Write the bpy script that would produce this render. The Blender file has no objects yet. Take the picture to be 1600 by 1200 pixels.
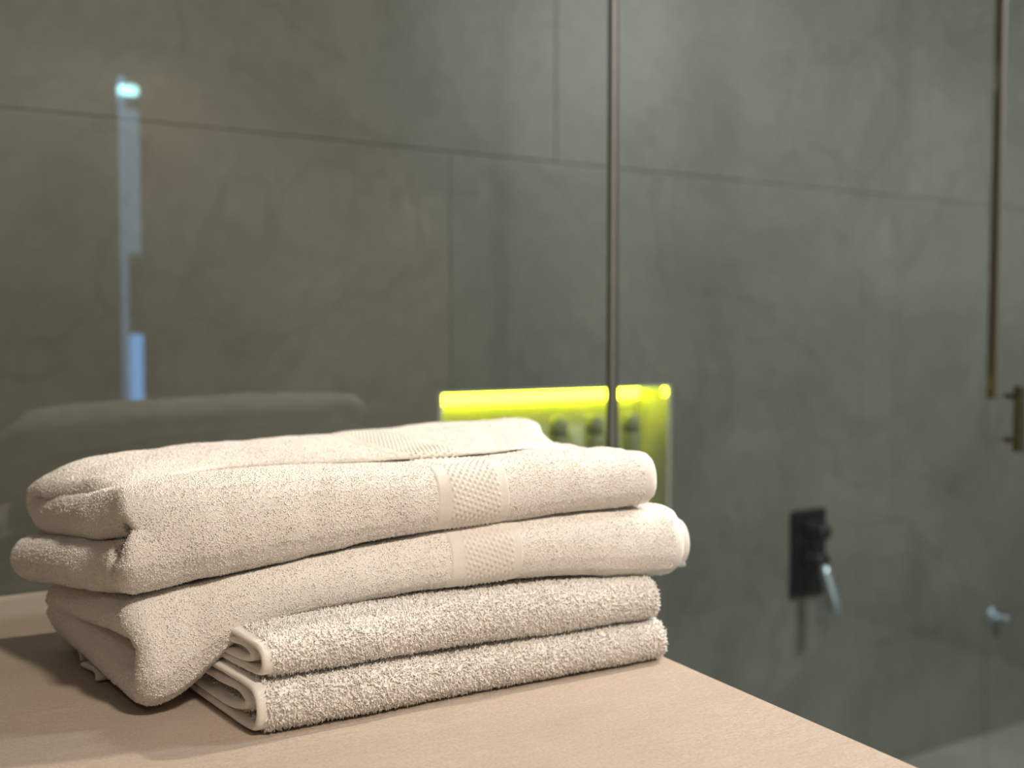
import bpy, bmesh, math, random
import numpy as np
from mathutils import Vector, Matrix, noise
from mathutils.bvhtree import BVHTree

random.seed(7)
rng = np.random.default_rng(7)
scene = bpy.context.scene
COL = scene.collection

# ------------------------------------------------------------------ camera
# world: z = 0 is the counter top, X runs along the counter, Y away from the viewer; metres
F_PX = 1590.0
YAW, PITCH = math.radians(30.0), math.radians(2.85)
CAM = Vector((0.0, 0.0, 0.295))
cd = bpy.data.cameras.new('camera')
cam = bpy.data.objects.new('camera', cd)
COL.objects.link(cam)
cam.location = CAM
cam.rotation_euler = (math.radians(90) - PITCH, 0, -YAW)
cd.sensor_width = 36.0
cd.lens = 36.0 * F_PX / 1600.0
cd.clip_start = 0.01
cd.dof.use_dof = True
cd.dof.focus_distance = 0.785
cd.dof.aperture_fstop = 3.6
scene.camera = cam

# ------------------------------------------------------------------ light and exposure
w = bpy.data.worlds.new('world')
scene.world = w
w.use_nodes = True
w.node_tree.nodes['Background'].inputs[0].default_value = (0.9, 0.95, 1.0, 1)
w.node_tree.nodes['Background'].inputs[1].default_value = 0.05
vs = scene.view_settings
vs.view_transform = 'Standard'
vs.look = 'None'
vs.gamma = 1.0
vs.use_curve_mapping = False
vs.exposure = 0.06

def lamp(name, loc, power, color, size, target=None, spread=170):
    d = bpy.data.lights.new(name, 'AREA')
    d.shape = 'DISK'
    d.size = size
    d.energy = power
    d.color = color
    d.spread = math.radians(spread)
    o = bpy.data.objects.new(name, d)
    COL.objects.link(o)
    o.location = loc
    if target is not None:
        o.rotation_euler = (Vector(target) - Vector(loc)).to_track_quat('-Z', 'Y').to_euler()
    return o

WARM = (1.0, 0.85, 0.70)
lamp('spot_or_fill', (1.85, 0.85, 1.40), 4.9, WARM, 0.06, (0.40, 0.85, 0.08), 75)
lamp('spot_or_fill', (1.45, 1.50, 1.50), 1.6, (1.0, 0.95, 0.86), 0.20)
lamp('spot_or_fill', (0.52, -0.50, 1.45), 21, WARM, 0.16, (0.42, 0.8, 0.1))
lamp('spot_or_fill', (-0.55, -0.40, 1.45), 1.2, WARM, 0.16, (0.2, 0.8, 0.1))  # weak unseen fill, added to lift the left ends of the towels
lamp('right_wall_fill', (2.30, 0.30, 1.49), 60, (0.92, 0.98, 1.0), 0.45, (2.5, 1.2, -0.5))  # unseen cool fill, added to brighten the right side of the shower wall
scene.cycles.max_bounces = 8
scene.cycles.diffuse_bounces = 5
scene.cycles.glossy_bounces = 3
scene.cycles.transparent_max_bounces = 8
scene.cycles.caustics_reflective = False
scene.cycles.caustics_refractive = False

# ------------------------------------------------------------------ helpers
def M(name):
    m = bpy.data.materials.new(name)
    m.use_nodes = True
    nt = m.node_tree
    return m, nt, nt.nodes['Principled BSDF']

def node(nt, kind, **kw):
    n = nt.nodes.new(kind)
    for k, v in kw.items():
        if k.startswith('_'):
            n.inputs[k[1:].replace('_', ' ')].default_value = v
        else:
            setattr(n, k, v)
    return n

def simple(name, col, rough=0.5, metal=0.0, noise_scale=60.0, bump=0.05):
    m, nt, p = M(name)
    p.inputs['Roughness'].default_value = rough
    p.inputs['Metallic'].default_value = metal
    tc = node(nt, 'ShaderNodeTexCoord')
    n = node(nt, 'ShaderNodeTexNoise', _Scale=noise_scale, _Detail=4.0)
    nt.links.new(tc.outputs['Object'], n.inputs['Vector'])
    r = node(nt, 'ShaderNodeValToRGB')
    r.color_ramp.elements[0].position = 0.3
    r.color_ramp.elements[1].position = 0.7
    r.color_ramp.elements[0].color = (*[c * 0.92 for c in col], 1)
    r.color_ramp.elements[1].color = (*[min(1, c * 1.06) for c in col], 1)
    nt.links.new(n.outputs['Fac'], r.inputs['Fac'])
    nt.links.new(r.outputs['Color'], p.inputs['Base Color'])
    b = node(nt, 'ShaderNodeBump', _Strength=bump, _Distance=0.001)
    nt.links.new(n.outputs['Fac'], b.inputs['Height'])
    nt.links.new(b.outputs['Normal'], p.inputs['Normal'])
    return m

def emissive(name, col, strength):
    m, nt, p = M(name)
    p.inputs['Base Color'].default_value = (*col, 1)
    p.inputs['Emission Color'].default_value = (*col, 1)
    p.inputs['Emission Strength'].default_value = strength
    p.inputs['Roughness'].default_value = 0.6
    return m

def mesh_obj(name, verts, faces, mat, parent=None, smooth=False):
    me = bpy.data.meshes.new(name)
    me.from_pydata([tuple(v) for v in verts], [], [tuple(f) for f in faces])
    me.update()
    if smooth:
        me.polygons.foreach_set('use_smooth', [True] * len(me.polygons))
    me.materials.append(mat)
    o = bpy.data.objects.new(name, me)
    COL.objects.link(o)
    if parent is not None:
        o.parent = parent
    return o

def bm_obj(name, bm, mat, parent=None, smooth=False):
    me = bpy.data.meshes.new(name)
    bmesh.ops.recalc_face_normals(bm, faces=bm.faces[:])
    bm.to_mesh(me)
    bm.free()
    if smooth:
        me.polygons.foreach_set('use_smooth', [True] * len(me.polygons))
    me.materials.append(mat)
    o = bpy.data.objects.new(name, me)
    COL.objects.link(o)
    if parent is not None:
        o.parent = parent
    return o

def add_box(bm, x0, x1, y0, y1, z0, z1, bev=0.0, seg=2):
    r = bmesh.ops.create_cube(bm, size=1.0)
    vs_ = r['verts']
    for v in vs_:
        v.co = Vector(((x0 + x1) / 2 + v.co.x * (x1 - x0), (y0 + y1) / 2 + v.co.y * (y1 - y0), (z0 + z1) / 2 + v.co.z * (z1 - z0)))
    if bev > 0:
        es = list({e for v in vs_ for e in v.link_edges})
        bmesh.ops.bevel(bm, geom=es, offset=bev, segments=seg, affect='EDGES', profile=0.5)

def box(name, dims, mat, parent=None, bev=0.0, seg=2):
    bm = bmesh.new()
    add_box(bm, *dims, bev=bev, seg=seg)
    return bm_obj(name, bm, mat, parent)

def lathe(name, prof, mat, parent=None, n=24, frame=None):
    """prof: (radius, height) along local z; frame: Matrix"""
    vs_, fs = [], []
    for r, h in prof:
        for k in range(n):
            a = 2 * math.pi * k / n
            vs_.append(Vector((r * math.cos(a), r * math.sin(a), h)))
    for i in range(len(prof) - 1):
        for k in range(n):
            fs.append((i * n + k, i * n + (k + 1) % n, (i + 1) * n + (k + 1) % n, (i + 1) * n + k))
    fs.append(tuple(range(n - 1, -1, -1)))
    fs.append(tuple((len(prof) - 1) * n + k for k in range(n)))
    if frame is not None:
        vs_ = [frame @ v for v in vs_]
    return mesh_obj(name, vs_, fs, mat, parent, True)

def along(p0, p1):
    p0, p1 = Vector(p0), Vector(p1)
    return Matrix.Translation(p0) @ (p1 - p0).to_track_quat('Z', 'Y').to_matrix().to_4x4()

def empty(name, loc, label=None, cat=None, group=None):
    o = bpy.data.objects.new(name, None)
    o.empty_display_size = 0.02
    COL.objects.link(o)
    o.location = loc
    tag(o, label, cat, group)
    return o

def tag(o, label=None, cat=None, group=None, kind=None):
    for k, v in (('label', label), ('category', cat), ('group', group), ('kind', kind)):
        if v:
            o[k] = v
    return o

def adopt(root, o):
    """parent while keeping the world coordinates the mesh was written in"""
    o.parent = root
    o.matrix_parent_inverse = Matrix.Translation(-Vector(root.location))
    return o

# ------------------------------------------------------------------ materials
def stone_tile(name, c_dark, c_mid, c_light, scale=1.0, rough=0.5, seed=0.0):
    m, nt, p = M(name)
    L = nt.links.new
    geo = node(nt, 'ShaderNodeNewGeometry')
    mp = node(nt, 'ShaderNodeMapping')
    mp.inputs['Location'].default_value = (seed, seed * 0.7, seed * 1.3)
    mp.inputs['Scale'].default_value = (scale, scale, scale)
    L(geo.outputs['Position'], mp.inputs['Vector'])
    n1 = node(nt, 'ShaderNodeTexNoise', _Scale=2.2, _Detail=7.0, _Roughness=0.55, _Distortion=0.9)
    n2 = node(nt, 'ShaderNodeTexNoise', _Scale=38.0, _Detail=5.0, _Roughness=0.6)
    L(mp.outputs[0], n1.inputs['Vector'])
    L(mp.outputs[0], n2.inputs['Vector'])
    r = node(nt, 'ShaderNodeValToRGB')
    e = r.color_ramp.elements
    e[0].position, e[0].color = 0.30, (*c_dark, 1)
    e[1].position, e[1].color = 0.72, (*c_light, 1)
    k = e.new(0.5)
    k.color = (*c_mid, 1)
    L(n1.outputs['Fac'], r.inputs['Fac'])
    # thin drifting veins
    v = node(nt, 'ShaderNodeTexNoise', _Scale=1.5, _Detail=5.0, _Roughness=0.5, _Distortion=1.6)
    L(mp.outputs[0], v.inputs['Vector'])
    sub = node(nt, 'ShaderNodeMath', operation='SUBTRACT')
    sub.inputs[1].default_value = 0.5
    L(v.outputs['Fac'], sub.inputs[0])
    ab = node(nt, 'ShaderNodeMath', operation='ABSOLUTE')
    L(sub.outputs[0], ab.inputs[0])
    mr = node(nt, 'ShaderNodeMapRange')
    mr.inputs['From Min'].default_value = 0.0
    mr.inputs['From Max'].default_value = 0.022
    mr.inputs['To Min'].default_value = 0.28
    mr.inputs['To Max'].default_value = 0.0
    L(ab.outputs[0], mr.inputs['Value'])
    mx = node(nt, 'ShaderNodeMixRGB')
    L(mr.outputs[0], mx.inputs['Fac'])
    L(r.outputs['Color'], mx.inputs['Color1'])
    mx.inputs['Color2'].default_value = (*[c * 0.72 for c in c_dark], 1)
    mx2 = node(nt, 'ShaderNodeMixRGB', blend_type='OVERLAY')
    mx2.inputs['Fac'].default_value = 0.22
    L(mx.outputs[0], mx2.inputs['Color1'])
    L(n2.outputs['Fac'], mx2.inputs['Color2'])
    L(mx2.outputs[0], p.inputs['Base Color'])
    p.inputs['Roughness'].default_value = rough
    b = node(nt, 'ShaderNodeBump', _Strength=0.15, _Distance=0.001)
    L(n2.outputs['Fac'], b.inputs['Height'])
    L(b.outputs['Normal'], p.inputs['Normal'])
    return m

m_tile = stone_tile('shower_tile_stone', (0.130, 0.126, 0.110), (0.166, 0.162, 0.143), (0.207, 0.201, 0.179), 1.0, 0.45)
m_tile_b = stone_tile('room_wall_stone', (0.19, 0.18, 0.155), (0.23, 0.22, 0.19), (0.28, 0.265, 0.23), 1.0, 0.5, 4.0)
m_floor = stone_tile('floor_stone', (0.24, 0.23, 0.21), (0.28, 0.27, 0.245), (0.32, 0.305, 0.28), 1.0, 0.5, 9.0)
m_grout = simple('grout', (0.15, 0.146, 0.128), 0.9)
m_white = simple('ceiling_paint', (0.72, 0.70, 0.66), 0.9)

def counter_material():
    m, nt, p = M('beige_counter_stone')
    L = nt.links.new
    geo = node(nt, 'ShaderNodeNewGeometry')
    mp = node(nt, 'ShaderNodeMapping')
    mp.inputs['Rotation'].default_value = (0, 0, 0.25)
    mp.inputs['Scale'].default_value = (0.45, 1.5, 1)
    L(geo.outputs['Position'], mp.inputs['Vector'])
    n1 = node(nt, 'ShaderNodeTexNoise', _Scale=9.0, _Detail=6.0, _Roughness=0.6, _Distortion=0.6)
    n2 = node(nt, 'ShaderNodeTexNoise', _Scale=70.0, _Detail=8.0, _Roughness=0.75, _Distortion=2.0)
    n3 = node(nt, 'ShaderNodeTexNoise', _Scale=420.0, _Detail=4.0, _Roughness=0.7)
    for n in (n1, n2):
        L(mp.outputs[0], n.inputs['Vector'])
    L(geo.outputs['Position'], n3.inputs['Vector'])
    r = node(nt, 'ShaderNodeValToRGB')
    e = r.color_ramp.elements
    e[0].position, e[0].color = 0.30, (0.44, 0.37, 0.31, 1)
    e[1].position, e[1].color = 0.70, (0.525, 0.445, 0.375, 1)
    L(n1.outputs['Fac'], r.inputs['Fac'])
    # fine scratchy dark ridges
    s = node(nt, 'ShaderNodeMath', operation='SUBTRACT')
    s.inputs[1].default_value = 0.5
    L(n2.outputs['Fac'], s.inputs[0])
    a = node(nt, 'ShaderNodeMath', operation='ABSOLUTE')
    L(s.outputs[0], a.inputs[0])
    mr = node(nt, 'ShaderNodeMapRange')
    mr.inputs['From Min'].default_value = 0.0
    mr.inputs['From Max'].default_value = 0.02
    mr.inputs['To Min'].default_value = 0.75
    mr.inputs['To Max'].default_value = 0.0
    L(a.outputs[0], mr.inputs['Value'])
    gate = node(nt, 'ShaderNodeMath', operation='MULTIPLY')
    g2 = node(nt, 'ShaderNodeMapRange')
    g2.inputs['From Min'].default_value = 0.42
    g2.inputs['From Max'].default_value = 0.66
    L(n1.outputs['Fac'], g2.inputs['Value'])
    L(mr.outputs[0], gate.inputs[0])
    L(g2.outputs[0], gate.inputs[1])
    mx = node(nt, 'ShaderNodeMixRGB')
    L(gate.outputs[0], mx.inputs['Fac'])
    L(r.outputs['Color'], mx.inputs['Color1'])
    mx.inputs['Color2'].default_value = (0.24, 0.19, 0.14, 1)
    ov = node(nt, 'ShaderNodeMixRGB', blend_type='OVERLAY')
    ov.inputs['Fac'].default_value = 0.42
    L(mx.outputs[0], ov.inputs['Color1'])
    L(n3.outputs['Fac'], ov.inputs['Color2'])
    L(ov.outputs[0], p.inputs['Base Color'])
    p.inputs['Roughness'].default_value = 0.5
    b = node(nt, 'ShaderNodeBump', _Strength=0.7, _Distance=0.0012)
    L(n2.outputs['Fac'], b.inputs['Height'])
    L(b.outputs['Normal'], p.inputs['Normal'])
    return m
m_counter = counter_material()

def glass_material():
    m = bpy.data.materials.new('shower_glass')
    m.use_nodes = True
    nt = m.node_tree
    nt.nodes.remove(nt.nodes['Principled BSDF'])
    L = nt.links.new
    out = nt.nodes['Material Output']
    lw = node(nt, 'ShaderNodeLayerWeight')
    lw.inputs['Blend'].default_value = 0.5
    pw = node(nt, 'ShaderNodeMath', operation='POWER')
    pw.inputs[1].default_value = 5.0
    L(lw.outputs['Facing'], pw.inputs[0])
    ma = node(nt, 'ShaderNodeMath', operation='MULTIPLY_ADD')
    ma.inputs[1].default_value = 0.95
    ma.inputs[2].default_value = 0.045
    L(pw.outputs[0], ma.inputs[0])
    tr = node(nt, 'ShaderNodeBsdfTransparent')
    tr.inputs['Color'].default_value = (0.945, 0.965, 0.945, 1)
    gl = node(nt, 'ShaderNodeBsdfGlossy')
    gl.inputs['Roughness'].default_value = 0.0
    gl.inputs['Color'].default_value = (1, 1, 1, 1)
    mix = node(nt, 'ShaderNodeMixShader')
    L(ma.outputs[0], mix.inputs['Fac'])
    L(tr.outputs[0], mix.inputs[1])
    L(gl.outputs[0], mix.inputs[2])
    L(mix.outputs[0], out.inputs['Surface'])
    return m
m_glass = glass_material()

def cloth_material(name, col, weave=1400.0, strength=0.35):
    m, nt, p = M(name)
    L = nt.links.new
    geo = node(nt, 'ShaderNodeNewGeometry')
    n1 = node(nt, 'ShaderNodeTexNoise', _Scale=weave, _Detail=3.0)
    n2 = node(nt, 'ShaderNodeTexNoise', _Scale=14.0, _Detail=3.0)
    L(geo.outputs['Position'], n1.inputs['Vector'])
    L(geo.outputs['Position'], n2.inputs['Vector'])
    r = node(nt, 'ShaderNodeValToRGB')
    e = r.color_ramp.elements
    e[0].position, e[0].color = 0.25, (*[c * 0.95 for c in col], 1)
    e[1].position, e[1].color = 0.75, (*col, 1)
    L(n2.outputs['Fac'], r.inputs['Fac'])
    L(r.outputs['Color'], p.inputs['Base Color'])
    p.inputs['Roughness'].default_value = 0.95
    p.inputs['Specular IOR Level'].default_value = 0.15
    p.inputs['Sheen Weight'].default_value = 0.15
    p.inputs['Sheen Roughness'].default_value = 0.5
    b = node(nt, 'ShaderNodeBump', _Strength=strength, _Distance=0.0006)
    L(n1.outputs['Fac'], b.inputs['Height'])
    L(b.outputs['Normal'], p.inputs['Normal'])
    return m
TOWEL = (0.90, 0.865, 0.815)
m_cloth = cloth_material('terry_ground_cloth', TOWEL, 900.0, 0.5)
def pile_material():
    m, nt, p = M('terry_pile_yarn')
    L = nt.links.new
    nt.nodes.remove(p)
    geo = node(nt, 'ShaderNodeNewGeometry')
    n2 = node(nt, 'ShaderNodeTexNoise', _Scale=300.0, _Detail=2.0)
    L(geo.outputs['Position'], n2.inputs['Vector'])
    r = node(nt, 'ShaderNodeValToRGB')
    e = r.color_ramp.elements
    c = (0.955, 0.928, 0.893)
    e[0].position, e[0].color = 0.3, (*[q * 0.94 for q in c], 1)
    e[1].position, e[1].color = 0.7, (*c, 1)
    L(n2.outputs['Fac'], r.inputs['Fac'])
    d = node(nt, 'ShaderNodeBsdfDiffuse')
    t = node(nt, 'ShaderNodeBsdfTranslucent')
    L(r.outputs['Color'], d.inputs['Color'])
    L(r.outputs['Color'], t.inputs['Color'])
    mx = node(nt, 'ShaderNodeMixShader')
    mx.inputs['Fac'].default_value = 0.0
    L(d.outputs[0], mx.inputs[1])
    L(t.outputs[0], mx.inputs[2])
    L(mx.outputs[0], nt.nodes['Material Output'].inputs['Surface'])
    return m
m_pile = pile_material()
m_band = cloth_material('woven_band_cloth', (0.86, 0.82, 0.765), 1800.0, 0.3)

m_bronze = simple('dark_bronze_metal', (0.10, 0.085, 0.06), 0.4, 0.7)
m_brown = simple('brown_profile', (0.085, 0.07, 0.048), 0.6, 0.0)
m_seal = simple('dark_glass_seal', (0.055, 0.055, 0.045), 0.5)
m_seal2 = simple('grey_glass_seal', (0.16, 0.16, 0.14), 0.4)
m_black = simple('matt_black_metal', (0.012, 0.012, 0.012), 0.35, 0.2)
m_chrome = simple('chrome', (0.75, 0.77, 0.80), 0.12, 1.0, 60, 0.0)
m_satin = simple('satin_steel', (0.55, 0.64, 0.74), 0.38, 1.0, 60, 0.0)
m_led = emissive('niche_led', (0.80, 0.86, 0.026), 14.0)
m_niche = stone_tile('niche_lining', (0.42, 0.42, 0.36), (0.48, 0.48, 0.42), (0.55, 0.55, 0.48), 1.0, 0.5, 2.0)
m_bottle = simple('olive_bottle_plastic', (0.24, 0.26, 0.14), 0.4)
m_cab = simple('vanity_wood', (0.20, 0.15, 0.10), 0.5)
m_door = simple('tan_door_wood', (0.36, 0.26, 0.19), 0.5)
m_day = emissive('daylight_pane', (0.38, 0.62, 0.95), 1.2)
m_day_hi = emissive('bright_daylight_pane', (0.22, 0.50, 1.0), 5.0)
m_lampc = emissive('cyan_night_lamp', (0.45, 0.95, 1.0), 18.0)
m_window = emissive('frosted_daylight_window', (0.45, 0.72, 1.0), 1.2)

# ------------------------------------------------------------------ room shell
FZ, CZ = -0.88, 1.52
GY = 1.27              # shower screen plane
WY = 1.85              # tiled shower wall
RX = 2.95              # shower side wall
BX0, BX1, BY = -1.6, 3.4, -0.75

def structure(o):
    o['kind'] = 'structure'
    return o

structure(box('floor', (BX0 - 0.1, BX1 + 0.1, BY - 0.1, WY + 0.3, FZ - 0.1, FZ - 0.006), m_grout))
floor = bpy.data.objects['floor']
structure(box('ceiling', (BX0 - 0.1, BX1 + 0.1, BY - 0.1, WY + 0.3, CZ, CZ + 0.1), m_white))
structure(box('wall_left', (BX0 - 0.1, BX0, BY, WY, FZ, CZ), m_tile_b))
structure(box('wall_front', (BX0 - 0.1, BX1 + 0.1, BY - 0.1, BY, FZ, CZ), m_tile_b))
structure(box('wall_far_right', (BX1, BX1 + 0.1, BY, GY, FZ, CZ), m_tile_b))

# floor tiles
tile_cache = {}
def tile(parent, x0, x1, z0, z1, y, mat, depth=0.010, axis='y', gap=0.0007):
    if axis == 'y':
        d = (x0 + gap, x1 - gap, y, y + depth, z0 + gap, z1 - gap)
    elif axis == 'x':
        d = (y, y + depth, x0 + gap, x1 - gap, z0 + gap, z1 - gap)
    else:
        d = (x0 + gap, x1 - gap, z0 + gap, z1 - gap, y, y + depth)
    return box('tile', d, mat, parent, bev=0.0007, seg=1)

for i in range(5):
    for j in range(5):
        a0, a1 = -1.2 + i * 0.9, -0.3 + i * 0.9
        b0, b1 = -0.75 + j * 0.6, -0.15 + j * 0.6
        tile(floor, max(a0, BX0), min(a1, BX1), b0, min(b1, WY), FZ - 0.006, m_floor, 0.006, 'z')

# shower back wall with a niche opening
NX0, NX1, NZ0, NZ1, ND = 0.898, 1.493, -0.138, 0.177, 0.11
bm = bmesh.new()
Y0, Y1 = WY + 0.010, WY + 0.16
add_box(bm, BX0 - 0.1, NX0, Y0, Y1, FZ - 0.02, CZ)
add_box(bm, NX1, RX + 0.2, Y0, Y1, FZ - 0.02, CZ)
add_box(bm, NX0, NX1, Y0, Y1, FZ - 0.02, NZ0)
add_box(bm, NX0, NX1, Y0, Y1, NZ1, CZ)
wall_back = structure(bm_obj('wall_back', bm, m_grout))
TX = [-1.475, -0.275, 0.925, 2.125, RX]
TX2 = [-1.22, -0.02, 1.176, 2.376, RX]
def wall_tile(x0, x1, z0, z1):
    """a tile of the back wall, cut round the niche where they meet"""
    if x1 <= NX0 or x0 >= NX1 or z1 <= NZ0 or z0 >= NZ1:
        tile(wall_back, x0, x1, z0, z1, WY, m_tile)
        return
    g = 0.0007
    bm = bmesh.new()
    x0, x1, z0, z1 = x0 + g, x1 - g, z0 + g, z1 - g
    a, b = max(x0, NX0), min(x1, NX1)
    c, d = max(z0, NZ0), min(z1, NZ1)
    for q in ((x0, a, z0, z1), (b, x1, z0, z1), (a, b, z0, c), (a, b, d, z1)):
        if q[1] - q[0] > 0.004 and q[3] - q[2] > 0.004:
            add_box(bm, q[0], q[1], WY, WY + 0.010, q[2], q[3])
    bm_obj('tile', bm, m_tile, wall_back)
for (z0, z1, xs) in ((FZ, -0.54, TX2), (-0.54, 0.66, TX), (0.66, CZ, TX2)):
    for x0, x1 in zip(xs[:-1], xs[1:]):
        wall_tile(x0, x1, z0, z1)

# niche lining
bm = bmesh.new()
yb = WY + ND
add_box(bm, NX0 - 0.001, NX1 + 0.001, yb, yb + 0.03, NZ0, NZ1)
structure_niche = bm_obj('niche_back', bm, m_niche, wall_back)
for nm, d in (('niche_side', (NX0, NX0 + 0.008, WY + 0.0005, yb, NZ0, NZ1)), ('niche_side', (NX1 - 0.008, NX1, WY + 0.0005, yb, NZ0, NZ1)),
              ('niche_sill', (NX0 + 0.008, NX1 - 0.008, WY + 0.0005, yb, NZ0, NZ0 + 0.008)), ('niche_soffit', (NX0 + 0.008, NX1 - 0.008, WY + 0.0005, yb, NZ1 - 0.006, NZ1))):
    box(nm, d, m_niche, wall_back)

# shower side wall
wall_right = structure(box('wall_right', (RX + 0.010, RX + 0.15, GY - 0.0, WY + 0.02, FZ - 0.02, CZ), m_grout))
for (z0, z1, ys) in ((FZ, -0.54, (GY, WY)), (-0.54, 0.66, (GY, WY)), (0.66, CZ, (GY, WY))):
    tile(wall_right, ys[0], ys[1], z0, z1, RX, m_tile, 0.010, 'x')
# return wall beside the screen
trim = structure(box('wall_return', (RX + 0.15, BX1 + 0.1, GY, GY + 0.12, FZ - 0.02, CZ), m_tile_b))

# ------------------------------------------------------------------ shower screen
PX = 0.915
sc1 = empty('shower_screen', (-0.3, GY, FZ), 'fixed clear glass shower panel rising behind the stone counter', 'glass panel')
adopt(sc1, box('glass_pane', (BX0 + 0.01, PX - 0.009, GY, GY + 0.008, FZ, CZ - 0.002), m_glass, None))
adopt(sc1, box('edge_seal', (PX - 0.0088, PX - 0.001, GY - 0.002, GY + 0.010, FZ, CZ - 0.002), m_seal2, None, 0.001))
DX = 1.838
sd = empty('shower_door', ((PX + DX) / 2, GY, FZ), 'clear glass shower door between the dark seal and the brown profile', 'glass door')
adopt(sd, box('glass_pane', (PX + 0.0052, DX - 0.004, GY, GY + 0.008, FZ + 0.012, CZ - 0.002), m_glass, None))
adopt(sd, box('door_seal', (PX - 0.0008, PX + 0.005, GY - 0.003, GY + 0.011, FZ + 0.004, CZ - 0.002), m_seal, None, 0.001))
pr = box('screen_profile', (DX - 0.0036, DX + 0.007, GY - 0.006, GY + 0.014, 0.165, CZ - 0.002), m_brown, None, 0.002)
tag(pr, 'slim brown vertical profile at the far right glass edge', 'profile')
sp = empty('side_glass_panel', (2.05, GY, FZ), 'narrow clear glass panel right of the brown profile', 'glass panel')
adopt(sp, box('glass_pane', (DX + 0.0094, RX + 0.008, GY, GY + 0.008, FZ, CZ - 0.002), m_glass, None))
# pull handle at the picture's right border
hd = empty('pull_handle', (1.877, GY, 0.06), 'short dark brown pull handle on the glass at the right border', 'handle')
adopt(hd, box('grip', (1.867, 1.887, GY - 0.040, GY - 0.022, 0.060, 0.192), m_bronze, None, 0.003))
for z in (0.082, 0.170):
    adopt(hd, lathe('standoff', [(0.0, 0), (0.006, 0.0), (0.006, 0.021), (0.0, 0.0212)], m_bronze, None, 12, along((1.877, GY - 0.0215, z), (1.877, GY, z))))

# ------------------------------------------------------------------ niche LED and bottles
led = empty('niche_light', ((NX0 + NX1) / 2, yb - 0.01, NZ1), 'glowing yellow-green light strip along the top of the wall niche', 'light strip')
adopt(led, box('housing', (NX0 + 0.009, NX1 - 0.010, yb - 0.004, yb - 0.0003, NZ1 - 0.030, NZ1 - 0.0065), m_niche, None))
adopt(led, box('diffuser', (NX0 + 0.010, NX1 - 0.020, yb - 0.020, yb - 0.0043, NZ1 - 0.036, NZ1 - 0.0065), m_led, None, 0.005))
led_glint = box('niche_corner_glint', (NX1 - 0.016, NX1 - 0.0085, WY + 0.004, WY + 0.014, NZ1 - 0.026, NZ1 - 0.0065), m_led, None, 0.003)  # no lamp: glowing block imitates the reflected end of the light strip
tag(led_glint, 'tiny glowing block standing in for the reflected strip end, upper right niche corner', 'lamp')
for k, px in enumerate((757, 815, 872, 929, 986)):
    # a row of pump-less bottles standing on the niche sill
    a = (px - 800) / F_PX
    dx, dy = 0.5 + a * 0.866, 0.866 - a * 0.5
    Yb = WY + 0.045
    X = dx / dy * Yb
    words = ('leftmost', 'second from left', 'middle', 'second from right', 'rightmost')[k]
    b = empty('bottle', (X, Yb, NZ0 + 0.008), 'dark olive round-topped bottle in the niche row, ' + words, 'bottle', 'bottles in the lit niche')
    fr = Matrix.Translation((X, Yb, NZ0 + 0.0085))
    adopt(b, lathe('bottle_body', [(0.0, 0), (0.021, 0.0), (0.0225, 0.004), (0.0225, 0.190), (0.021, 0.196), (0.0, 0.1962)], m_bottle, None, 20, fr))
    adopt(b, lathe('cap', [(0.0, 0.1965), (0.0215, 0.1965), (0.0215, 0.222), (0.020, 0.230), (0.015, 0.237), (0.008, 0.241), (0.0, 0.242)], m_bottle, None, 20, fr))

# ------------------------------------------------------------------ concealed mixer
mx_, mz_ = 1.934, -0.261
mv = empty('shower_mixer', (mx_, WY, mz_), 'matt black rectangular wall mixer with round knob and metal lever', 'shower mixer')
adopt(mv, box('cover_plate', (mx_ - 0.058, mx_ + 0.058, WY - 0.012, WY - 0.0005, mz_ - 0.110, mz_ + 0.110), m_black, None, 0.003))
adopt(mv, lathe('knob', [(0.0, 0), (0.024, 0), (0.024, 0.010), (0.021, 0.012), (0.021, 0.052), (0.019, 0.055), (0.0, 0.0552)], m_black, None, 24,
                along((mx_ - 0.002, WY - 0.0122, mz_ + 0.060), (mx_ - 0.002, WY - 0.2, mz_ + 0.060))))
adopt(mv, lathe('lever_hub', [(0.0, 0), (0.030, 0), (0.030, 0.010), (0.026, 0.013), (0.026, 0.045), (0.023, 0.049), (0.0, 0.0492)], m_black, None, 24,
                along((mx_ - 0.002, WY - 0.0122, mz_ - 0.018), (mx_ - 0.002, WY - 0.2, mz_ - 0.018))))
adopt(mv, lathe('lever', [(0.0, 0), (0.014, 0.001), (0.0155, 0.02), (0.017, 0.085), (0.018, 0.108), (0.016, 0.120), (0.008, 0.126), (0.0, 0.1265)], m_satin, None, 18,
                along((mx_ - 0.002, WY - 0.058, mz_ - 0.022), (mx_ + 0.008, WY - 0.098, mz_ - 0.140))))
# chrome outlet low on the back wall
a = (1572 - 800) / F_PX
t_ = (WY - 0.02) / (0.866 - a * 0.5)
ox, oz = t_ * (0.5 + a * 0.866), 0.29 - (968 - 521) / F_PX * t_
ow = empty('hose_outlet', (ox, WY, oz), 'small chrome outlet low on the tiled wall at the right border', 'outlet')
adopt(ow, lathe('rosette', [(0.0, 0), (0.030, 0), (0.030, 0.004), (0.026, 0.007), (0.0, 0.0072)], m_satin, None, 24, along((ox, WY - 0.0003, oz), (ox, WY - 1, oz))))
adopt(ow, lathe('spout', [(0.0, 0), (0.012, 0), (0.012, 0.034), (0.010, 0.038), (0.0, 0.0382)], m_satin, None, 18, along((ox, WY - 0.0076, oz), (ox, WY - 1, oz))))

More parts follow.
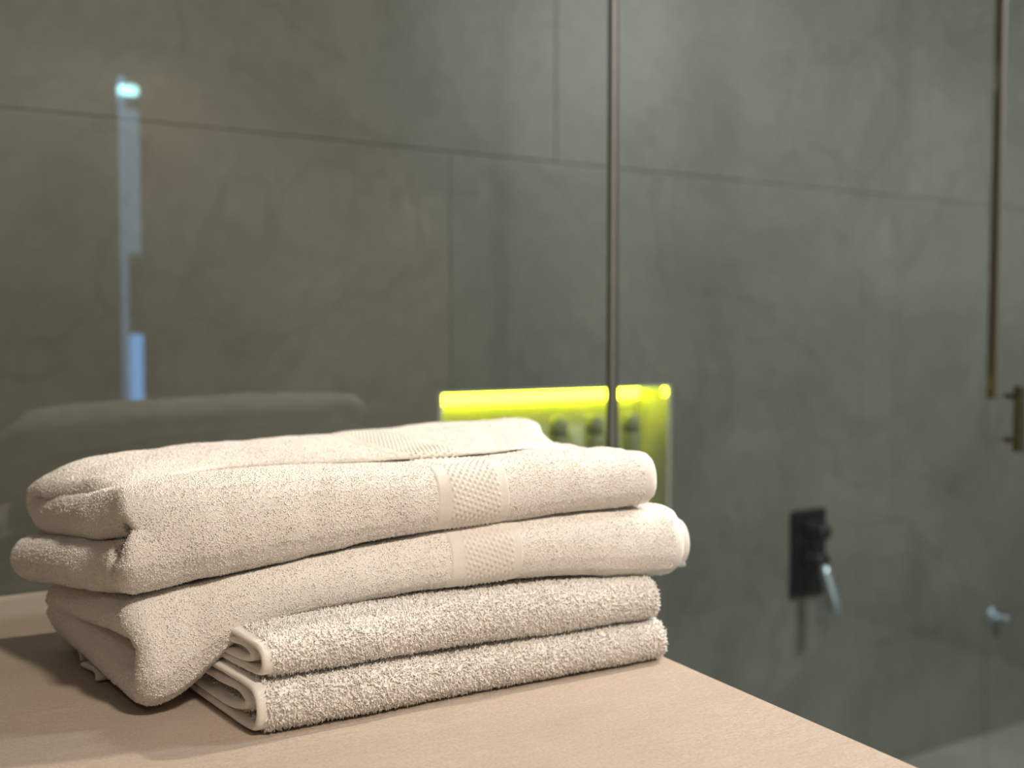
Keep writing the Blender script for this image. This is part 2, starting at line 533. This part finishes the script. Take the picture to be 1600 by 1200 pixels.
# ------------------------------------------------------------------ room behind the viewer (seen mirrored in the glass)
def mirrored(px, py, yplane):
    a, b = (px - 800) / F_PX, (521 - py) / F_PX
    dx, dy = 0.5 + a * 0.866, 0.866 - a * 0.5
    t = (2 * GY - yplane) / dy
    return dx * t, 0.29 + b * t
EY = BY + 0.02
xL, _ = mirrored(190, 300, EY)
xA, _ = mirrored(203, 300, EY)
xB, _ = mirrored(226, 300, EY)
xC, _ = mirrored(700, 300, EY)
zt = mirrored(208, 118, EY)[1]
win = structure(box('window_1', (xL, xB, BY, EY, FZ, zt), m_seal2))
zz = lambda p: mirrored(212, p, EY)[1]
box('pane', (xL + 0.004, xA, EY + 0.0002, EY + 0.004, FZ + 0.05, zt - 0.01), m_day, win)
box('pane', (xA + 0.002, xB - 0.003, EY + 0.0002, EY + 0.004, zz(395), zz(172)), m_day, win)
box('pane', (xA + 0.002, xB - 0.003, EY + 0.0002, EY + 0.004, FZ + 0.05, zz(520)), m_day_hi, win)
nl = box('night_lamp', (mirrored(192, 140, EY)[0], mirrored(222, 140, EY)[0], EY + 0.0045, EY + 0.02, zz(152), zz(138)), m_lampc, None, 0.005)
tag(nl, 'small glowing cyan lamp reflected near the top of the blue strip', 'lamp')
dr = structure(box('door_1', (xB + 0.004, xC, BY, EY, FZ, zt), m_door))
box('door_panel', (xB + 0.12, xC - 0.1, EY + 0.0003, EY + 0.008, FZ + 0.15, zt - 0.12), m_door, dr, 0.003)
lathe('door_knob', [(0.0, 0), (0.008, 0), (0.008, 0.03), (0.024, 0.035), (0.026, 0.05), (0.018, 0.06), (0.0, 0.0605)], m_bronze, dr, 16, along((xC - 0.06, EY + 0.0003, 0.12), (xC - 0.06, 1, 0.12)))
# ------------------------------------------------------------------ counter and vanity
CX1, CY0 = 0.579, 0.25
ct = box('counter_top', (-1.2, CX1, CY0, GY - 0.0035, -0.020, 0.0), m_counter, None, 0.0015, 2)
tag(ct, 'beige stone counter top carrying the towel stack', 'counter top')
vn = empty('vanity_cabinet', (-0.3, 0.75, FZ), 'brown wooden vanity cabinet below the beige counter top', 'cabinet')
adopt(vn, box('cabinet_body', (-1.18, CX1 - 0.02, CY0 + 0.03, GY - 0.02, FZ + 0.08, -0.0205), m_cab, None, 0.002))
adopt(vn, box('plinth', (-1.15, CX1 - 0.06, CY0 + 0.08, GY - 0.05, FZ, FZ + 0.0798), m_seal, None))
for k in range(3):
    x0 = -1.17 + k * 0.58
    adopt(vn, box('cabinet_door', (x0, x0 + 0.56, CY0 + 0.011, CY0 + 0.0295, FZ + 0.09, -0.04), m_cab, None, 0.002))

# ------------------------------------------------------------------ towels
def crom(P, t):
    """Catmull-Rom through P[k] (first axis) at parameters t in 0..K-1"""
    P = np.asarray(P, float)
    K = len(P)
    Q = np.concatenate([[2 * P[0] - P[1]], P, [2 * P[-1] - P[-2]]])
    i = np.clip(np.floor(t).astype(int), 0, K - 2)
    f = (t - i).reshape((-1,) + (1,) * (P.ndim - 1))
    a, b, c, d = Q[i], Q[i + 1], Q[i + 2], Q[i + 3]
    return 0.5 * (2 * b + (c - a) * f + (2 * a - 5 * b + 4 * c - d) * f ** 2 + (3 * b - a - 3 * c + d) * f ** 3)

def stations(L, r0, r1, step):
    a = np.linspace(0, math.pi / 2, 7)
    s0 = r0 * (1 - np.cos(a))
    s1 = L - r1 * (1 - np.cos(a))
    n = max(4, int((L - r0 - r1) / step))
    return np.concatenate([s0, np.linspace(r0, L - r1, n)[1:-1], s1[::-1]])

def rnd(s, L, r0, r1):
    f = np.ones_like(s)
    if r0 > 0:
        f *= np.sqrt(np.clip(1 - (1 - np.minimum(s, r0) / r0) ** 2, 0, 1))
    if r1 > 0:
        f *= np.sqrt(np.clip(1 - (1 - np.minimum(L - s, r1) / r1) ** 2, 0, 1))
    return f

class Sheet:
    """folded cloth: control grid P[station][k] = (x, y, z, thickness); swept along the stations"""
    def __init__(self, P, step_u=0.0042, step_v=0.0042, lump=0.0018, seed=0.0, rv=None, ru=None, creases=()):
        P = np.asarray(P, float)
        S, K = P.shape[:2]
        ts = np.linspace(0, K - 1, 400)
        dense = crom(P.transpose(1, 0, 2), ts).transpose(1, 0, 2)        # S x 400 x 4
        mid = dense[S // 2, :, :3]
        cl = np.concatenate([[0], np.cumsum(np.linalg.norm(np.diff(mid, axis=0), axis=1))])
        Lv = cl[-1]
        rv = rv or P[:, [0, -1], 3].mean() * 0.5
        sv = stations(Lv, rv, rv, step_v)
        tv = np.interp(sv, cl, ts)
        G = crom(P.transpose(1, 0, 2), tv).transpose(1, 0, 2)
        tu = np.linspace(0, S - 1, 200)
        line = crom(P[:, :, :3].mean(axis=1), tu)
        cu = np.concatenate([[0], np.cumsum(np.linalg.norm(np.diff(line, axis=0), axis=1))])
        Lu = cu[-1]
        ru = ru or P[[0, -1], :, 3].mean() * 0.5
        su = stations(Lu, ru, ru, step_u)
        G = crom(G, np.interp(su, cu, tu))
        self.su, self.sv, self.Lu, self.Lv = su, sv, Lu, Lv
        C, T = G[..., :3], G[..., 3]
        C[..., 2] *= 1.025
        nu = np.gradient(C, su + np.arange(len(su)) * 1e-9, axis=0)
        nv = np.gradient(C, sv + np.arange(len(sv)) * 1e-9, axis=1)
        N = np.cross(nv, nu)
        N /= np.linalg.norm(N, axis=-1, keepdims=True) + 1e-12
        th = T * rnd(su, Lu, ru, ru)[:, None] * rnd(sv, Lv, rv, rv)[None, :] * 0.5
        # soft lumps
        lum = np.zeros(th.shape)
        for i in range(th.shape[0]):
            for j in range(th.shape[1]):
                c = C[i, j]
                q = Vector((c[0] * 14 + seed, c[1] * 22, c[2] * 22 + seed * 0.3))
                lum[i, j] = noise.noise(q) + 0.45 * noise.noise(q * 2.7)
                for x0, sl_, w_, dp in creases:
                    dx_ = c[0] - x0 - sl_ * (c[2] - 0.13) - 0.006 * math.sin(c[1] * 40)
                    lum[i, j] -= dp / lump * math.exp(-(dx_ / w_) ** 2) * (1.0 if c[1] < 0.85 else 0.0) * (0.6 + 0.4 * math.sin(c[2] * 70 + x0 * 50))
        fade = np.clip(th / (T * 0.5 + 1e-9), 0, 1)
        self.A = C + N * (th + lum * lump * fade)[..., None]
        self.B = C - N * (th - lum * lump * fade)[..., None]
        self.C = C
        self.X = C[..., 0]

    def grids(self):
        return (self.A, self.B)

    def mesh(self):
        nu, nv = self.A.shape[:2]
        V = np.concatenate([self.A.reshape(-1, 3), self.B.reshape(-1, 3)])
        i, j = np.meshgrid(np.arange(nu - 1), np.arange(nv - 1), indexing='ij')
        q = np.stack([i * nv + j, i * nv + j + 1, (i + 1) * nv + j + 1, (i + 1) * nv + j], -1).reshape(-1, 4)
        return V, np.concatenate([q, q[:, ::-1] + nu * nv])

def fast_mesh(name, V, Fq, mat, smooth=True):
    V = np.ascontiguousarray(V, dtype=np.float32)
    Fq = np.ascontiguousarray(Fq, dtype=np.int32)
    n, k = Fq.shape
    me = bpy.data.meshes.new(name)
    me.vertices.add(len(V))
    me.vertices.foreach_set('co', V.ravel())
    me.loops.add(n * k)
    me.loops.foreach_set('vertex_index', Fq.ravel())
    me.polygons.add(n)
    me.polygons.foreach_set('loop_start', np.arange(0, n * k, k, dtype=np.int32))
    me.update(calc_edges=True)
    if smooth:
        me.polygons.foreach_set('use_smooth', np.ones(n, dtype=bool))
    me.materials.append(mat)
    o = bpy.data.objects.new(name, me)
    COL.objects.link(o)
    return o

def sheet_object(name, sh, mat):
    V, Fq = sh.mesh()
    o = fast_mesh(name, V, Fq, mat)
    bm = bmesh.new()
    bm.from_mesh(o.data)
    bmesh.ops.remove_doubles(bm, verts=bm.verts[:], dist=1e-6)
    bmesh.ops.recalc_face_normals(bm, faces=bm.faces[:])
    bm.to_mesh(o.data)
    bm.free()
    return o

# --- control grids
def grid_U(rows, flap):
    """rows: dict per station for the two thick bath towels"""
    P = []
    for r in rows:
        X, sl, Yf, Yb = r['X'], r['sl'], r['Yf'], r['Yb']
        tT, tB = r['tT'], r['tB']
        def at(Y, z, t):
            return (X + sl * (Y - Yf), Y, z, t)
        def zl(Y, f, b):
            k = (Y - Yf) / (Yb - Yf)
            return f + (b - f) * min(1.0, max(0.0, k))
        row = []
        top = lambda Y: zl(Y, r['tf'], r['tb']) - tT / 2
        bot = lambda Y: zl(Y, r['bf'], r['bb']) + tB / 2
        if flap:
            fl = lambda Y: zl(Y, r['tf'], r['fb']) - 0.006
            fe = r['fe']
            tf = r['ft']
            fx = r['fx']
            def sh(p, k):
                return (p[0] + fx * k, *p[1:])
            row += [sh(at(fe, top(fe) + tT / 2 + 0.0008 + 0.004 * r['sk'], 0.0034), 1.0), sh(at(fe + (Yb - fe) * 0.33, zl(fe + (Yb - fe) * 0.33, r['tf'], r['fb']) - tf / 2, tf), 0.6),
                    at(fe + (Yb - fe) * 0.7, r['fb'] - tf / 2, tf), at(Yb - 0.02, r['fb'] - tf / 2 - 0.001, tf),
                    at(Yb + 0.004, (r['fb'] - tf / 2 + top(Yb)) / 2, (tf + tT) / 2), at(Yb - 0.03, top(Yb - 0.03), tT)]
        else:
            row += [at(Yb, top(Yb), tT), at(Yb - 0.04, top(Yb - 0.04), tT)]
        ym = (Yf + Yb) / 2
        R = (r['tf'] - r['bf']) / 2
        za, zb_ = top(Yf + 0.02), bot(Yf + 0.02)
        hh, ta = (za - zb_) / 2, (tT + tB) / 2
        arc = []
        for an in (80, 48, 16, -16, -48, -80):
            cy, cz = math.cos(math.radians(an)), math.sin(math.radians(an))
            py, pz = hh * 0.95 * cy ** 0.72, hh * math.copysign(abs(cz) ** 0.72, cz)
            pt = at(Yf + ta / 2 + hh * 0.95 - py + 0.10 * (pz + hh), (za + zb_) / 2 + pz, ta)
            # the folded end is pinched in where the two layers meet
            if X < 0.15:
                q = pz / hh
                pt = (pt[0] + (0.026 if flap else 0.004) * math.exp(-((q - 0.25) / 0.45) ** 2) - 0.004 * max(0.0, q) + (0.010 if flap else 0.0) * max(0.0, q), *pt[1:])
            arc.append(pt)
        row += [at(ym, top(ym), tT), at(Yf + R + 0.045, top(Yf + R + 0.045), tT), *arc,
                at(Yf + R + 0.035, bot(Yf + R + 0.035), tB), at(ym, bot(ym), tB),
                at(Yb - 0.04, bot(Yb - 0.04), tB), at(Yb, bot(Yb), tB)]
        if flap and X < 0.15:      # the lower layer reaches further left at the back
            for k, dxx in ((-1, -0.016), (-2, -0.014), (-3, -0.008)):
                row[k] = (row[k][0] + dxx, *row[k][1:])
        P.append(row)
    return P

def rows_from(table, keys):
    return [dict(zip(keys, t)) for t in table]

KEY1 = ('X', 'sl', 'Yf', 'Yb', 'bf', 'bb', 'tf', 'tb', 'fb', 'fe', 'ft', 'tT', 'tB', 'fx', 'sk')
T1 = rows_from([
    (0.127, -0.20, 0.800, 1.035, 0.087, 0.060, 0.172, 0.136, 0.158, 0.866, 0.020, 0.040, 0.042, 0.022, -0.28),
    (0.175, -0.20, 0.785, 1.040, 0.097, 0.074, 0.180, 0.150, 0.174, 0.880, 0.020, 0.039, 0.041, 0.008, -0.12),
    (0.250, -0.12, 0.766, 1.045, 0.1105, 0.094, 0.182, 0.160, 0.182, 0.905, 0.016, 0.034, 0.035, 0.0, 0.05),
    (0.360, -0.05, 0.745, 1.045, 0.127, 0.114, 0.181, 0.165, 0.185, 0.835, 0.010, 0.026, 0.026, 0.0, 0.35),
    (0.480,  0.00, 0.731, 1.040, 0.1345, 0.124, 0.185, 0.168, 0.190, 0.815, 0.009, 0.025, 0.025, -0.02, 0.40),
    (0.575,  0.08, 0.724, 1.035, 0.1360, 0.128, 0.184, 0.168, 0.193, 0.830, 0.009, 0.024, 0.023, -0.055, 0.40),
], KEY1)
KEY2 = ('X', 'sl', 'Yf', 'Yb', 'bf', 'bb', 'tf', 'tb', 'tT', 'tB')
T2 = rows_from([
    (0.136, -0.18, 0.788, 1.030, 0.003, 0.016, 0.084, 0.057, 0.029, 0.036),
    (0.164, -0.19, 0.784, 1.030, 0.005, 0.018, 0.092, 0.069, 0.030, 0.039),
    (0.210, -0.17, 0.774, 1.030, 0.050, 0.056, 0.103, 0.083, 0.022, 0.022),
    (0.260, -0.12, 0.763, 1.030, 0.069, 0.071, 0.111, 0.094, 0.018, 0.019),
    (0.360, -0.05, 0.745, 1.030, 0.080, 0.078, 0.126, 0.113, 0.021, 0.022),
    (0.480,  0.00, 0.729, 1.030, 0.079, 0.077, 0.134, 0.123, 0.025, 0.026),
    (0.605,  0.00, 0.718, 1.030, 0.066, 0.074, 0.132, 0.126, 0.026, 0.026),
], KEY2)

def grid_spiral(rows):
    P = []
    for r in rows:
        X, sl, Yf, Yb, bf, bb, tf, tb, t = (r[k] for k in ('X', 'sl', 'Yf', 'Yb', 'bf', 'bb', 'tf', 'tb', 't'))
        def at(Y, z, th=t):
            return (X + sl * (Y - Yf), Y, z, th)
        def lay(Y, q):
            k = min(1.0, max(0.0, (Y - Yf) / (Yb - Yf)))
            b, tt = bf + (bb - bf) * k, tf + (tb - tf) * k
            return b + (tt - b) * q
        h = tf - bf
        e = t / 2 / h
        H = lambda Y: lay(Y, 1) - lay(Y, 0)
        ot = lambda Y: lay(Y, 1) - t * 0.5
        ob = lambda Y: lay(Y, 0) + t * 0.5
        it_ = lambda Y: lay(Y, 1) - t * 0.5 - max(t * 0.98, 0.25 * (H(Y) - t))
        ib = lambda Y: lay(Y, 0) + t * 0.5 + max(t * 0.98, 0.25 * (H(Y) - t))
        ym = Yf + 0.14
        row = [at(Yb, ot(Yb)), at(ym + 0.04, ot(ym + 0.04)), at(Yf + 0.06, ot(Yf + 0.06)), at(Yf + 0.026, ot(Yf + 0.03) - 0.0005), at(Yf + 0.009, ot(Yf) - h * 0.10),
               at(Yf + t / 2, (ot(Yf) + ob(Yf)) / 2), at(Yf + 0.008, ob(Yf) + h * 0.10), at(Yf + 0.024, ob(Yf + 0.02) + 0.0005), at(Yf + 0.06, ob(Yf + 0.06)),
               at(ym + 0.04, ob(ym + 0.04)), at(Yb - 0.01, ob(Yb)), at(Yb + 0.002, (ob(Yb) + ib(Yb)) / 2), at(Yb - 0.012, ib(Yb)), at(ym, ib(ym)), at(Yf + 0.055, ib(Yf + 0.06)),
               at(Yf + 0.022, (ob(Yf) * 0.4 + ot(Yf) * 0.6) - h * 0.08), at(Yf + 0.034, it_(Yf + 0.05) + 0.0006), at(Yf + 0.075, it_(Yf + 0.08) - 0.001), at(ym + 0.05, it_(ym + 0.05) - 0.001)]
        P.append(row)
    return P
KEY3 = ('X', 'sl', 'Yf', 'Yb', 'bf', 'bb', 'tf', 'tb', 't')
T3 = rows_from([
    (0.208, -0.16, 0.722, 1.000, 0.0400, 0.036, 0.0665, 0.066, 0.0055),
    (0.235, -0.16, 0.721, 1.000, 0.0400, 0.037, 0.0700, 0.070, 0.0058),
    (0.290, -0.10, 0.720, 1.000, 0.0395, 0.039, 0.0745, 0.073, 0.0068),
    (0.360, -0.05, 0.722, 1.000, 0.0385, 0.040, 0.0765, 0.075, 0.0075),
    (0.460,  0.00, 0.719, 1.000, 0.0360, 0.039, 0.0765, 0.075, 0.0080),
    (0.567,  0.00, 0.716, 1.000, 0.0360, 0.038, 0.0720, 0.072, 0.0080),
], KEY3)
T4 = rows_from([
    (0.203, -0.16, 0.719, 1.005, 0.0012, 0.0012, 0.0385, 0.034, 0.0058),
    (0.235, -0.16, 0.717, 1.005, 0.0012, 0.0012, 0.0385, 0.035, 0.0062),
    (0.300, -0.10, 0.716, 1.005, 0.0012, 0.0012, 0.0380, 0.037, 0.0072),
    (0.365, -0.05, 0.719, 1.005, 0.0012, 0.0012, 0.0355, 0.038, 0.0075),
    (0.460,  0.00, 0.715, 1.005, 0.0012, 0.0012, 0.0350, 0.037, 0.0080),
    (0.572,  0.00, 0.712, 1.005, 0.0012, 0.0012, 0.0350, 0.036, 0.0080),
], KEY3)

sheets = {}
sheets['t1'] = Sheet(grid_U(T1, True), 0.0045, 0.0042, 0.0028, 3.0, rv=0.0025, creases=((0.262, 0.35, 0.0050, 0.0013), (0.206, -0.30, 0.0070, 0.0009), (0.478, 0.20, 0.0055, 0.0008)))
sheets['t2'] = Sheet(grid_U(T2, False), 0.0045, 0.0042, 0.0019, 11.0, creases=((0.188, 0.15, 0.0070, 0.0010), (0.560, 0.10, 0.0050, 0.0008)))
sheets['t3'] = Sheet(grid_spiral(T3), 0.0045, 0.0036, 0.0011, 23.0)
sheets['t4'] = Sheet(grid_spiral(T4), 0.0045, 0.0036, 0.0011, 31.0)
# loose inner layer of the second towel showing at its right end
inner = []
for X, b, t, y in ((0.500, 0.088, 0.124, 0.775), (0.560, 0.082, 0.121, 0.768), (0.605, 0.074, 0.116, 0.757), (0.632, 0.066, 0.114, 0.750)):
    th = 0.007
    inner.append([(X - 0.02, y + 0.20, t - th / 2, th), (X - 0.005, y + 0.10, t - th / 2, th), (X, y + 0.03, t - th / 2, th), (X, y + 0.010, t - th / 2 - 0.004, th),
                  (X, y + th / 2, (t + b) / 2, th), (X, y + 0.010, b + th / 2 + 0.004, th), (X, y + 0.03, b + th / 2, th), (X - 0.01, y + 0.2, b + 0.012, th)])
sheets['t2i'] = Sheet(inner, 0.0045, 0.004, 0.0016, 41.0)

# hem corners of the lowest towel peeking out on the left
def corner(x0, x1, y0, y1, z0, z1):
    rows = []
    for k in range(4):
        f = k / 3
        X = x0 + (x1 - x0) * f
        rows.append([(X + 0.004 * math.sin(3 * g) - 0.16 * (y0 + (y1 - y0) * g - y0), y0 + (y1 - y0) * g, 0.0036 + (z0 + (z1 - z0) * g) * (1 - 0.3 * f) + 0.0015 * math.sin(5 * g + f), 0.0052) for g in (0, 0.33, 0.66, 1)])
    return Sheet(rows, 0.004, 0.004, 0.0008, 51.0)
sheets['c1'] = corner(0.113, 0.170, 0.962, 1.025, 0.002, 0.007)
sheets['c2'] = corner(0.118, 0.170, 0.905, 0.950, 0.000, 0.003)

bodies = {k: sheet_object('cloth', s, m_cloth) for k, s in sheets.items()}

# --- which cells can be seen from the camera or from a step to the side
allV, allF, off = [], [], 0
for s in sheets.values():
    V, Fq = s.mesh()
    allV.append(V)
    allF.append(Fq + off)
    off += len(V)
bvh = BVHTree.FromPolygons([tuple(v) for v in np.concatenate(allV).tolist()], [tuple(f) for f in np.concatenate(allF).tolist()])
Rv = Vector((math.cos(YAW), -math.sin(YAW), 0))
EYES = [CAM, CAM + Rv * 0.45, CAM - Rv * 0.45 + Vector((0, 0, 0.1)), CAM + Vector((0, 0, 0.4))]
def visibility(s):
    out = []
    for G, sign in ((s.A, 1), (s.B, -1)):
        c = (G[:-1, :-1] + G[1:, :-1] + G[1:, 1:] + G[:-1, 1:]) / 4
        n = np.cross(G[1:, 1:] - G[:-1, :-1], G[:-1, 1:] - G[1:, :-1])
        area = np.linalg.norm(n, axis=-1) / 2
        n = n / (2 * area[..., None] + 1e-15)
        mid = (s.C[:-1, :-1] + s.C[1:, 1:]) / 2
        flip = np.sum(n * (c - mid), axis=-1) < 0
        n[flip] *= -1
        vis = np.zeros(area.shape, bool)
        for i in range(vis.shape[0]):
            for j in range(vis.shape[1]):
                p = Vector(c[i, j]) + Vector(n[i, j]) * 0.0014
                for e in EYES:
                    d = e - p
                    if d.dot(Vector(n[i, j])) < -0.35 * d.length:
                        continue
                    L = d.length
                    if bvh.ray_cast(p, d / L, L)[0] is None:
                        vis[i, j] = True
                        break
        # grow by one cell
        g = vis.copy()
        g[1:] |= vis[:-1]; g[:-1] |= vis[1:]; g[:, 1:] |= vis[:, :-1]; g[:, :-1] |= vis[:, 1:]
        v2 = g.copy()
        g[1:] |= v2[:-1]; g[:-1] |= v2[1:]; g[:, 1:] |= v2[:, :-1]; g[:, :-1] |= v2[:, 1:]
        out.append((c, n, area, g))
    return out
VIS = {k: visibility(s) for k, s in sheets.items()}

def tufts(key, density, length, width, skip, droop=0.25, wild=0.45):
    """short bent yarn ends standing on the visible cloth"""
    s = sheets[key]
    PV, PF = [], []
    nv_total = 0
    for side, (G, (c, n, area, vis)) in enumerate(zip(s.grids(), VIS[key])):
        su = (s.su[:-1] + s.su[1:]) / 2
        sv = (s.sv[:-1] + s.sv[1:]) / 2
        if key == 't1':
            vis = vis | (sv < 0.045)[None, :]
        ok = vis & ~skip(s, c, su[:, None] + 0 * area, sv[None, :] + 0 * area)
        ex = area * density * ok
        cnt = rng.poisson(ex)
        ii, jj = np.nonzero(cnt)
        rep = cnt[ii, jj]
        I, J = np.repeat(ii, rep), np.repeat(jj, rep)
        m = len(I)
        if m == 0:
            continue
        a, b = rng.random(m)[:, None], rng.random(m)[:, None]
        p = (G[I, J] * (1 - a) + G[I + 1, J] * a) * (1 - b) + (G[I, J + 1] * (1 - a) + G[I + 1, J + 1] * a) * b
        nn = n[I, J]
        w_ = length * rng.uniform(0.65, 1.3, m)[:, None]
        # neighbouring ends lean alike
        ph = np.stack([np.sin(p[:, 0] * 310 + p[:, 2] * 190 + side) + np.sin(p[:, 1] * 270 - p[:, 0] * 90), np.sin(p[:, 1] * 330 + 1 + p[:, 2] * 120) + np.sin(p[:, 0] * 150), np.sin(p[:, 2] * 340 + 2 + p[:, 0] * 210)], 1)
        d = nn + rng.normal(0, wild, (m, 3)) + ph * 0.22 + np.array([0, 0, -droop * 0.5])
        d -= nn * np.minimum(0, np.sum(d * nn, 1) - 0.35)[:, None]
        d /= np.linalg.norm(d, axis=1, keepdims=True)
        d2 = d + rng.normal(0, wild * 1.3, (m, 3)) + np.array([0, 0, -droop])
        d2 -= nn * np.minimum(0, np.sum(d2 * nn, 1) + 0.05)[:, None]
        d2 /= np.linalg.norm(d2, axis=1, keepdims=True)
        up = np.cross(d, rng.normal(0, 1, (m, 3)))
        up /= np.linalg.norm(up, axis=1, keepdims=True) + 1e-9
        wv = np.cross(d, up)
        base = p - nn * 0.0006
        midp = base + d * w_ * 0.62
        tip = midp + d2 * w_ * 0.48
        for q in (base, midp, tip):
            q[:, 2] = np.maximum(q[:, 2], 0.0009)
        r = width * 0.5 * rng.uniform(0.75, 1.25, m)[:, None]
        vs_ = []
        for q, rr in ((base, r * 0.85), (midp, r)):
            for k in range(3):
                an = 2 * math.pi * k / 3
                vs_.append(q + up * (rr * math.cos(an)) + wv * (rr * math.sin(an)))
        vs_.append(tip)
        V = np.stack(vs_, 1).reshape(-1, 3)
        F0 = []
        for k in range(3):
            k2 = (k + 1) % 3
            F0 += [(k, k2, 3 + k2), (k, 3 + k2, 3 + k), (3 + k, 3 + k2, 6)]
        Fm = (np.array(F0)[None] + (np.arange(m) * 7)[:, None, None]).reshape(-1, 3) + nv_total
        nv_total += len(V)
        PV.append(V)
        PF.append(Fm)
    o = fast_mesh('terry_pile', np.concatenate(PV), np.concatenate(PF), m_pile)
    o['kind'] = 'stuff'
    return o

BX = {'t1': (0.360, 0.425), 't2': (0.371, 0.437)}
def skip_bath(key):
    a, b = BX[key]
    def f(s, c, u, v):
        return ((c[..., 0] > a + 0.001) & (c[..., 0] < b - 0.001)) | (s.Lu - u < 0.016)
    return f
def skip_hand(s, c, u, v):
    return (u < 0.0075)
def skip_inner(s, c, u, v):
    return (s.Lu - u < 0.03)

def band(key):
    """smooth woven border with diagonal rows of raised dots"""
    s = sheets[key]
    a, b = BX[key]
    PV, PF, off = [], [], 0
    for G, (c, n, area, vis) in zip(s.grids(), VIS[key]):
        xm = s.X.mean(axis=1)
        order = np.argsort(xm)
        js = np.nonzero(vis[(c[..., 0].mean(1) > a) & (c[..., 0].mean(1) < b)].any(axis=0))[0]
        if len(js) == 0:
            continue
        runs = np.split(js, np.nonzero(np.diff(js) > 1)[0] + 1)
        for run in runs:
            if len(run) < 4:
                continue
            j0, j1 = run[0], run[-1] + 1
            jf = np.linspace(j0, j1, int((j1 - j0) * 7) + 1)
            col = crom(G.transpose(1, 0, 2), jf)                 # nj x nu x 3
            nx_ = 92
            xs = np.linspace(a, b, nx_)
            pos = np.zeros((len(jf), nx_, 3))
            for r_ in range(len(jf)):
                xx = col[r_, :, 0]
                o_ = np.argsort(xx)
                for d in (0, 1, 2):
                    pos[r_, :, d] = np.interp(xs, xx[o_], col[r_, o_, d])
            gu = np.gradient(pos, axis=1)
            gv = np.gradient(pos, axis=0)
            N = np.cross(gv, gu)
            N /= np.linalg.norm(N, axis=-1, keepdims=True) + 1e-12
            # outward check against the sheet centre
            cc = crom(s.C.transpose(1, 0, 2), jf)
            ce = np.stack([[np.interp(0.5 * (a + b), cc[r_, np.argsort(cc[r_, :, 0]), 0], cc[r_, np.argsort(cc[r_, :, 0]), d]) for d in (0, 1, 2)] for r_ in range(len(jf))])
            sg = np.sign(np.sum(N[:, nx_ // 2] * (pos[:, nx_ // 2] - ce), axis=-1))
            N *= np.where(sg == 0, 1, sg)[:, None, None]
            arc = np.concatenate([[0], np.cumsum(np.linalg.norm(np.diff(pos[:, nx_ // 2], axis=0), axis=1))])
            x = (xs - a)[None, :]
            y = arc[:, None]
            W = b - a
            inside = np.clip((x - 0.013) / 0.001, 0, 1) * np.clip((W - 0.009 - x) / 0.001, 0, 1)
            c1 = np.cos((x * 0.80 + y * 0.60) * 2 * math.pi / 0.0046)
            c2 = np.cos((y * 0.92 - x * 0.40) * 2 * math.pi / 0.0041)
            dots = np.clip(c1 + c2 - 0.45, 0, 1.2)
            ribs = 0.18 * np.sin(x * 2 * math.pi / 0.0018)
            edge = np.clip(x / 0.003, 0, 1) * np.clip((W - x) / 0.003, 0, 1)
            h = 0.0006 + 0.0012 * inside * dots + 0.0003 * (1 - inside) * ribs - (1 - edge) * 0.0014
            PVv = pos + N * h[..., None]
            m1, m2 = PVv.shape[:2]
            i, j = np.meshgrid(np.arange(m1 - 1), np.arange(m2 - 1), indexing='ij')
            q = np.stack([i * m2 + j, i * m2 + j + 1, (i + 1) * m2 + j + 1, (i + 1) * m2 + j], -1).reshape(-1, 4)
            PV.append(PVv.reshape(-1, 3))
            PF.append(q + off)
            off += m1 * m2
    return fast_mesh('woven_band', np.concatenate(PV), np.concatenate(PF), m_band)

def towel(name, loc, label, parts):
    r = empty(name, loc, label, 'towel', 'folded towels in the stack')
    for p in parts:
        adopt(r, p)
    return r

D1, D2 = 0.76e6, 0.62e6
b4, b3, b2, b1, bi = bodies['t4'], bodies['t3'], bodies['t2'], bodies['t1'], bodies['t2i']
bi.name = 'inner_layer'
for k in ('c1', 'c2'):
    bodies[k].name = 'hem_corner'
towel('hand_towel', (0.39, 0.86, 0.001), 'folded shaggy white hand towel at the bottom, lying on the counter', [b4, bodies['c1'], bodies['c2'], tufts('t4', D2, 0.0038, 0.0013, skip_hand, 0.3, 0.5)])
towel('hand_towel', (0.39, 0.86, 0.042), 'folded white hand towel with looped hem, third from the top', [b3, tufts('t3', D2, 0.0032, 0.0013, skip_hand, 0.3, 0.5)])
towel('bath_towel', (0.36, 0.88, 0.060), 'folded white bath towel, second from top, its left corner drooping to the counter', [b2, bi, tufts('t2', D1, 0.0015, 0.00115, skip_bath('t2'), 0.15, 0.65), band('t2')])
towel('bath_towel', (0.36, 0.88, 0.130), 'topmost folded white bath towel with a dotted woven band', [b1, tufts('t1', D1, 0.0015, 0.00115, skip_bath('t1'), 0.15, 0.65), band('t1')])
for o in bpy.data.objects:
    if o.name.startswith('terry_pile'):
        o['kind'] = 'stuff'
